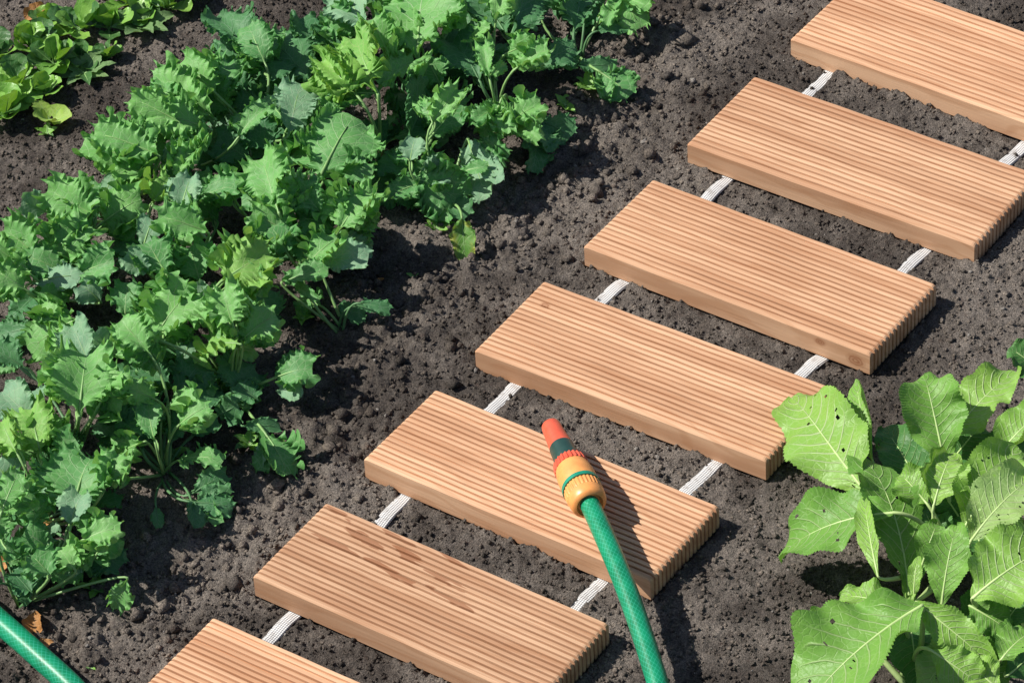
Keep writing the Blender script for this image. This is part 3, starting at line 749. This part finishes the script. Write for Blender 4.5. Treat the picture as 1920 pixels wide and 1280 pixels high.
# ------------------------------------------------------------------ horseradish
ZH = 1008 / 520
HP = [((1775, 1055), 'big horseradish plant with a holed leaf lying over the end of a board'),
      ((1715, 1295), 'horseradish plant at the bottom with a large white-veined leaf lit from the left'),
      ((1915, 1175), 'horseradish plant at the right edge with a thick white midrib leaf')]
hr_roots = []
for (px, py), lab in HP:
    p = at(px, py, 0); p[2] = ground_z(p[0], p[1]) - .002
    hr_roots.append((thing('horseradish_plant', lab, 'horseradish', p, 'horseradish plants beside the path'), p))
# base, tip, width, kind, z base, z tip, plant, tilt x, holes, fold, camera-facing weight
HL = [
 (395,535,170,225,300,'b',.060,.040,0,-.25,10,0,.8), (448,425,398,168,112,'b',.060,.080,0,-.5,0,.5,.6), (475,680,125,800,255,'g',.075,.030,0,-.1,7,0,.8),
 (470,850,425,590,85,'b',.085,.090,0,-.3,0,.4,.6), (565,910,395,420,235,'g',.045,.070,0,.25,2,0,.7), (630,570,500,345,180,'d',.040,.050,0,.6,2,0,.7),
 (712,445,645,155,225,'g',.085,.125,0,.15,0,0,.8), (760,375,975,140,200,'b',.075,.105,0,-.3,0,0,.7), (1070,160,955,60,150,'d',.07,.09,2,.2,0,0,.7),
 (690,605,748,440,190,'b',.080,.098,0,-.3,0,-.35,.7), (640,610,560,520,150,'b',.070,.078,0,-.3,0,0,.7), (820,670,985,420,235,'b',.070,.105,0,-.05,3,0,.7),
 (950,420,1090,290,180,'b',.085,.105,2,-.3,0,.4,.7), (850,725,1050,520,220,'p',.085,.105,2,-.3,50,0,.8), (860,945,1110,780,285,'b',.080,.100,2,-.35,5,0,.8),
 (640,840,690,698,110,'g',.065,.085,0,.0,0,0,.7), (715,955,762,705,155,'g',.070,.105,0,-.1,0,0,.8), (610,955,625,815,50,'b',.060,.080,0,-.4,0,0,.7),
 (575,1050,190,1380,400,'g',.085,.045,1,-.15,12,0,.85), (655,1015,900,1215,135,'b',.085,.060,1,-.3,2,0,.7), (590,1060,620,1310,190,'d',.050,.035,1,.3,2,0,.7),
 (790,1125,640,1300,165,'p',.065,.045,1,-.2,14,0,.7), (965,1050,895,1240,130,'d',.045,.030,2,.4,0,0,.7), (800,1060,900,950,150,'d',.045,.055,2,.4,0,0,.7),
 (930,1080,1020,960,150,'d',.045,.055,2,.2,4,0,.7), (520,1000,345,960,130,'b',.062,.058,1,-.3,2,0,.7), (880,520,1000,380,170,'d',.045,.060,2,.3,0,0,.7),
 (760,660,690,560,120,'d',.045,.060,0,.2,0,0,.7), (780,1180,930,1290,170,'g',.040,.035,2,.2,3,0,.7), (960,1240,1060,1150,120,'d',.05,.05,2,.1,0,0,.7),
 (740,480,860,330,180,'d',.05,.065,0,.3,0,0,.7), (690,800,640,640,150,'d',.035,.045,0,.4,0,0,.7), (870,800,760,640,170,'d',.035,.045,2,.3,0,0,.7),
 (700,1180,860,1290,150,'b',.075,.06,1,-.3,4,0,.8), (940,1180,1040,1090,150,'g',.07,.075,2,-.2,2,0,.8), (830,1010,960,1090,130,'g',.06,.05,2,-.1,0,0,.8), (900,1290,800,1210,130,'b',.06,.065,1,-.3,3,0,.8),
 (300,1030,215,1110,90,'g',.05,.03,1,-.2,0,0,.7), (980,760,900,620,120,'p',.08,.09,2,-.2,20,0,.8), (620,1000,560,980,70,'b',.055,.06,1,-.3,0,0,.7),
]
for i, (bx, by, tx, ty, w, kind, zb, zt, pl, tilt, holes, fold, cw) in enumerate(HL):
    rs = np.random.default_rng(1300 + i); ob, P = hr_roots[pl]
    B = at(1400 + bx / ZH, 620 + by / ZH, zb); T = at(1400 + tx / ZH, 620 + ty / ZH, zt)
    B = B - (T - B) * .16; B[2] = max(B[2], .02); T = T + (T - B) * .03
    N = leaf_normal((B + T) / 2, tilt, rs, cw * .78, .24)
    V, Fq, UV, mid = smooth_leaf(B, T, N, w * .92 / ZH / PXM, rs, teeth=.075, ntooth=int(16 + w / 10), cup=rs.uniform(.04, .26), arch=rs.uniform(.10, .26), wave=.11, shape='paddle', nu=116, nv=25, holes=holes, fold=fold, sag=.25, crinkle=.007)
    V[:, 2] = np.maximum(V[:, 2], .004)
    lf = mesh_obj('leaf', V - P, Fq, HR[kind], ob, uv=UV)
    sv, sf = stalk(P + rs.normal(0, .005, 3) * (1, 1, 0), B, mid, .0030, .0008 + .010 * w / ZH / PXM, .8, .3)
    mesh_obj('midrib', sv - P, sf, HRM, lf)

# ------------------------------------------------------------------ lamb's lettuce row, weeds, seedlings
def rosette(name, label, cat, px, py, nleaf, size, mats, shape, rs, group, tall=.55, ratio=.5, teeth=0.0, stem=True):
    p = at(px, py, 0); p[2] = ground_z(p[0], p[1]) - .0015
    root = thing(name, label, cat, p, group); a0 = rs.random() * 6.28
    for j in range(nleaf):
        a = a0 + j * 2.399; L = size * rs.uniform(.7, 1.1); el = rs.uniform(.15, 1.0) * tall * 1.6
        dr = np.array([math.cos(a) * math.cos(el), math.sin(a) * math.cos(el), math.sin(el)])
        B = p + np.array([math.cos(a), math.sin(a), 0]) * size * .06 + UP * (.002 + size * .08); T = B + dr * L
        side = np.cross(dr, UP); N = unit(np.cross(side, dr) + rs.normal(0, .15, 3))
        V, Fq, UV, mid = smooth_leaf(B, T, N, L * ratio * rs.uniform(.85, 1.15), rs, teeth=teeth, ntooth=7, cup=rs.uniform(.05, .28), arch=-rs.uniform(-.12, .12), wave=.04, shape=shape, nu=26, nv=11, sag=.4)
        V[:, 2] = np.maximum(V[:, 2], p[2] + .002)
        m = mats[0] if rs.random() < .72 else mats[-1]
        lf = mesh_obj('leaf', V - p, Fq, m, root, uv=UV)
        if stem:
            sv, sf = stalk(p, B, mid, .0012, .0008, .7); mesh_obj('stalk', sv - p, sf, PET, lf)
    return root
LG = "lamb's lettuce rosettes in the upper left row"
LR = [(150, 42, 10, .036, 'upright rosette at the photo top with tall bright leaves'), (62, 78, 11, .036, 'rosette below the reddish brown patch'),
      (105, 112, 10, .036, 'rosette in the middle of the lettuce row'), (38, 152, 11, .037, 'rosette with large rounded leaves near the left edge'),
      (-8, 98, 9, .036, 'rosette cut by the left photo edge'), (8, 205, 10, .036, 'lowest rosette of the lettuce row by the left edge'),
      (205, 38, 9, .032, 'rosette with a curled round leaf right of the tall bright one'), (262, 22, 9, .032, 'rosette with a broad leaf by the toothed weed'),
      (318, 4, 8, .03, 'far right rosette of the lettuce row at the top edge'), (150, 100, 9, .03, 'rosette between the two toothed weeds, left side'),
      (200, 92, 7, .026, 'small yellowish rosette between the toothed weeds'), (95, 20, 8, .028, 'rosette at the far edge by the bare soil'), (90, 165, 8, .028, 'small rosette behind the pale seedling'),
      (238, -12, 9, .034, 'rosette half outside the top edge'), (365, -14, 8, .03, 'rosette nearest the top of the soil strip')]
for i, (px, py, nl, sz, d) in enumerate(LR):
    rosette('lambs_lettuce', "lamb's lettuce " + d, "lamb's lettuce", px, py + 22, nl, sz * .9, (LL['g'], LL['d']), 'spoon', np.random.default_rng(1700 + i), LG, .82, .80)
for i, (px, py, d) in enumerate(((268, 62, 'upper'), (160, 150, 'lower'))):
    rosette('weed', 'grey-green toothed weed, %s of two at the lettuce row edge' % d, 'weed', px, py, 8, .034, (LL['w'], LL['d']), 'ovate', np.random.default_rng(1800 + i), 'toothed weeds at the lettuce row', .3, .55, .16)
rosette('seedling', 'pale yellow-green seedling with notched leaves below the lettuce row', 'seedling', 97, 238, 5, .026, (LL['y'], LL['y']), 'round', np.random.default_rng(1851), None, .6, .78, .1)
WEEDS = [(568, 608, .013, 'tiny weed alone on shaded soil beside the kale row'), (470, 840, .018, 'yellowish weed under the kale beside the middle board gap'),
         (1105, 165, .018, 'weed at the far right foot of the kale row'), (820, 430, .016, 'small round-leaved weed left of the hanging yellowing leaf'),
         (330, 860, .014, 'weed in deep shade under crossing kale stalks'), (180, 1105, .016, 'weed under the lowest kale leaves near the hose'),
         (775, 524, .007, 'tiny bright seedling on the clods below the yellowing leaf'), (1060, 200, .016, 'weed in kale shade near the second board'),
         (400, 880, .014, 'weed between kale stalks and the damp-stained board'), (90, 260, .012, 'round seedling below the pale notched one'), (172, 1258, .006, 'tiny seedling beside the hose in the lower left corner')]
for i, (px, py, sz, d) in enumerate(WEEDS):
    rosette('weed', d, 'weed', px, py, 6 if sz > .01 else 3, sz, (LL['g'], LL['d']), 'ovate', np.random.default_rng(1900 + i), 'small weeds round the kale row', .45, .6, .05)
# grass blades by the horseradish
gp = at(1795, 985, 0); gp[2] = ground_z(gp[0], gp[1])
gr = thing('grass_tuft', 'few thin grass blades in the heart of the horseradish', 'grass', gp)
for j in range(4):
    rs = np.random.default_rng(2000 + j); B = gp + rs.normal(0, .003, 3) * (1, 1, 0); T = at(1835 + j * 12, 958 + j * 9, .07)
    V, Fq, UV, mid = smooth_leaf(B, T, unit(UP + rs.normal(0, .3, 3)), .003, rs, cup=.2, arch=.25, wave=0, shape='blade', nu=20, nv=3, sag=.2)
    mesh_obj('blade', V - gp, Fq, LL['d'], gr, uv=UV)
for i, (px, py, sz, ang, d) in enumerate(((80, 985, .020, .6, 'orange dry leaf caught under the lower left kale'), (66, 1166, .024, 1.7, 'tan dry leaf lying just above the green hose'),
                                   (84, 1208, .015, .2, 'pinkish brown dry leaf touching the hose'), (12, 1050, .022, 1.2, 'brown dry leaf at the left photo edge by the kale foot'),
                                   (70, 28, .026, .5, 'reddish brown dead leaf above the lettuce row'), (713, 524, .007, .1, 'tiny pale dry leaf bit at the edge of the kale shadow'))):
    rs = np.random.default_rng(2100 + i); p = at(px, py, .004); p[2] = ground_z(p[0], p[1]) + .0015
    dr = np.array([math.cos(ang), math.sin(ang), .12]); B = p - dr * sz / 2; T = p + dr * sz / 2 + UP * .004
    V, Fq, UV, mid = smooth_leaf(B, T, unit(UP + np.array([-.3, -.4, 0])), sz * .7, rs, teeth=.12, ntooth=6, cup=.35, arch=.15, wave=.1, shape='oval', nu=26, nv=11, sag=.1)
    V[:, 2] += max(0, p[2] - V[:, 2].min() - .001)
    o = mesh_obj('dry_leaf', V - p, Fq, DRY, uv=UV, loc=p); o['label'] = d; o['category'] = 'dry leaf'; o['group'] = 'dry leaves on the soil'

# ------------------------------------------------------------------ garden hose with nozzle
PL = lambda n_, c_, r_=.38, v_=.1: mat_plain(n_, c_, r_, .5, v_, 120)
RED = PL('red_plastic', (.66, .10, .05)); DKG = PL('dark_green_plastic', (.018, .055, .045)); ORG = PL('orange_plastic', (.80, .33, .095)); TEAL = PL('teal_green_plastic', (.01, .25, .15))
A0 = at(1032, 797, .044); A1 = at(1106, 946, .050)
ax = unit(A1 - A0); AL = np.linalg.norm(A1 - A0)
hose_root = thing('garden_hose', 'green braided garden hose ending in a red and orange spray nozzle on a board', 'garden hose', (A1[0], A1[1], 0))
ROOT = np.array([A1[0], A1[1], 0])
nside = unit(np.cross(ax, UP)); nup = np.cross(nside, ax)
def lathe(name, prof, mat, parent, ns=48, rib=0, ribd=0.0):
    """prof: (distance along the axis from the spray tip, radius)"""
    a = np.linspace(0, 2 * math.pi, ns, endpoint=False); V = []
    for t, r in prof:
        rr = r * np.ones(ns)
        if rib and r > .004: rr = r + ribd * np.sign(np.sin(rib * a + .01))
        V.append(A0 + ax * t + rr[:, None] * (np.cos(a)[:, None] * nside + np.sin(a)[:, None] * nup))
    m = len(prof); V = np.concatenate(V); Fq = []
    for i in range(m - 1):
        for j in range(ns):
            k = (j + 1) % ns; Fq.append((i * ns + j, i * ns + k, (i + 1) * ns + k, (i + 1) * ns + j))
    Fq.append(tuple(range(ns))[::-1]); Fq.append(tuple(range((m - 1) * ns, m * ns)))
    o = mesh_obj(name, V - ROOT, Fq, mat, parent)
    md = o.modifiers.new('crease', 'EDGE_SPLIT'); md.split_angle = math.radians(40)
    return o
s = AL / .128
z = lambda *pr: [(t * s, r) for t, r in pr]
noz = lathe('nozzle', z((.036, .0095), (.0365, .0108), (.050, .0114), (.052, .0116), (.066, .0122), (.070, .0122)), DKG, hose_root)
lathe('spray_tip', z((.006, .0035), (.0012, .0042), (.0, .0052), (.0, .0072), (.001, .0082), (.003, .0086), (.02, .0095), (.036, .0106), (.0395, .0108), (.0405, .0100)), RED, noz)
lathe('collar', z((.061, .0124), (.062, .0141), (.068, .0150), (.072, .0152), (.073, .0140)), RED, noz, 96, 24, .0006)
con = lathe('connector', z((.0715, .0138), (.0725, .0150), (.079, .0160), (.088, .0166), (.098, .0166), (.1015, .0160), (.102, .0140)), ORG, hose_root)
lathe('seal_ring', z((.0985, .0140), (.099, .0172), (.1035, .0172), (.1042, .0140)), TEAL, con)
lathe('grip_ring', z((.104, .0140), (.1042, .0161), (.106, .0164), (.114, .0164), (.1155, .0160)), ORG, con, 120, 30, .00035)
lathe('end_cap', z((.115, .0140), (.1152, .0163), (.120, .0163), (.1255, .0156), (.128, .0142), (.129, .0118), (.126, .0100)), ORG, con)
HPTS = [A0 + ax * .118 * s, A0 + ax * .135 * s]
for px, py, zz in ((1127, 990, .0505), (1153, 1050, .0495), (1177, 1110, .047), (1200, 1175, .043), (1221, 1240, .039), (1238, 1300, .035), (1250, 1380, .026),
                   (1248, 1470, .016), (1200, 1580, .0135), (1050, 1680, .0135), (800, 1730, .0135), (520, 1690, .0135), (330, 1560, .0145), (225, 1400, .017), (150, 1302, .019), (75, 1231, .019),
                   (0, 1165, .018), (-80, 1098, .016), (-220, 1050, .0135), (-420, 1020, .0135)):
    HPTS.append(at(px, py, zz))
hp = catmull(HPTS, 12); arc = np.concatenate([[0], np.cumsum(np.linalg.norm(np.diff(hp, axis=0), axis=1))])
HRAD = .0090; ns = 24
tg = np.gradient(hp, axis=0); tg /= np.linalg.norm(tg, axis=1)[:, None]
V, UV, Fq = [], [], []
for i in range(len(hp)):
    s_ = unit(np.cross(tg[i], UP)); b_ = np.cross(s_, tg[i])
    r = HRAD * (.93 + .07 * min(1, arc[i] / .04)) * (1.12 if arc[i] > .5 else 1 + .12 * max(0, (arc[i] - .3) / .2))
    for j in range(ns + 1):
        an = 2 * math.pi * j / ns; V.append(hp[i] + r * (math.cos(an) * s_ + math.sin(an) * b_)); UV.append((arc[i], j / ns))
mesh_obj('tube', np.array(V) - ROOT, grid_faces(len(hp), ns + 1)[:, ::-1], HOSE, hose_root, uv=UV)
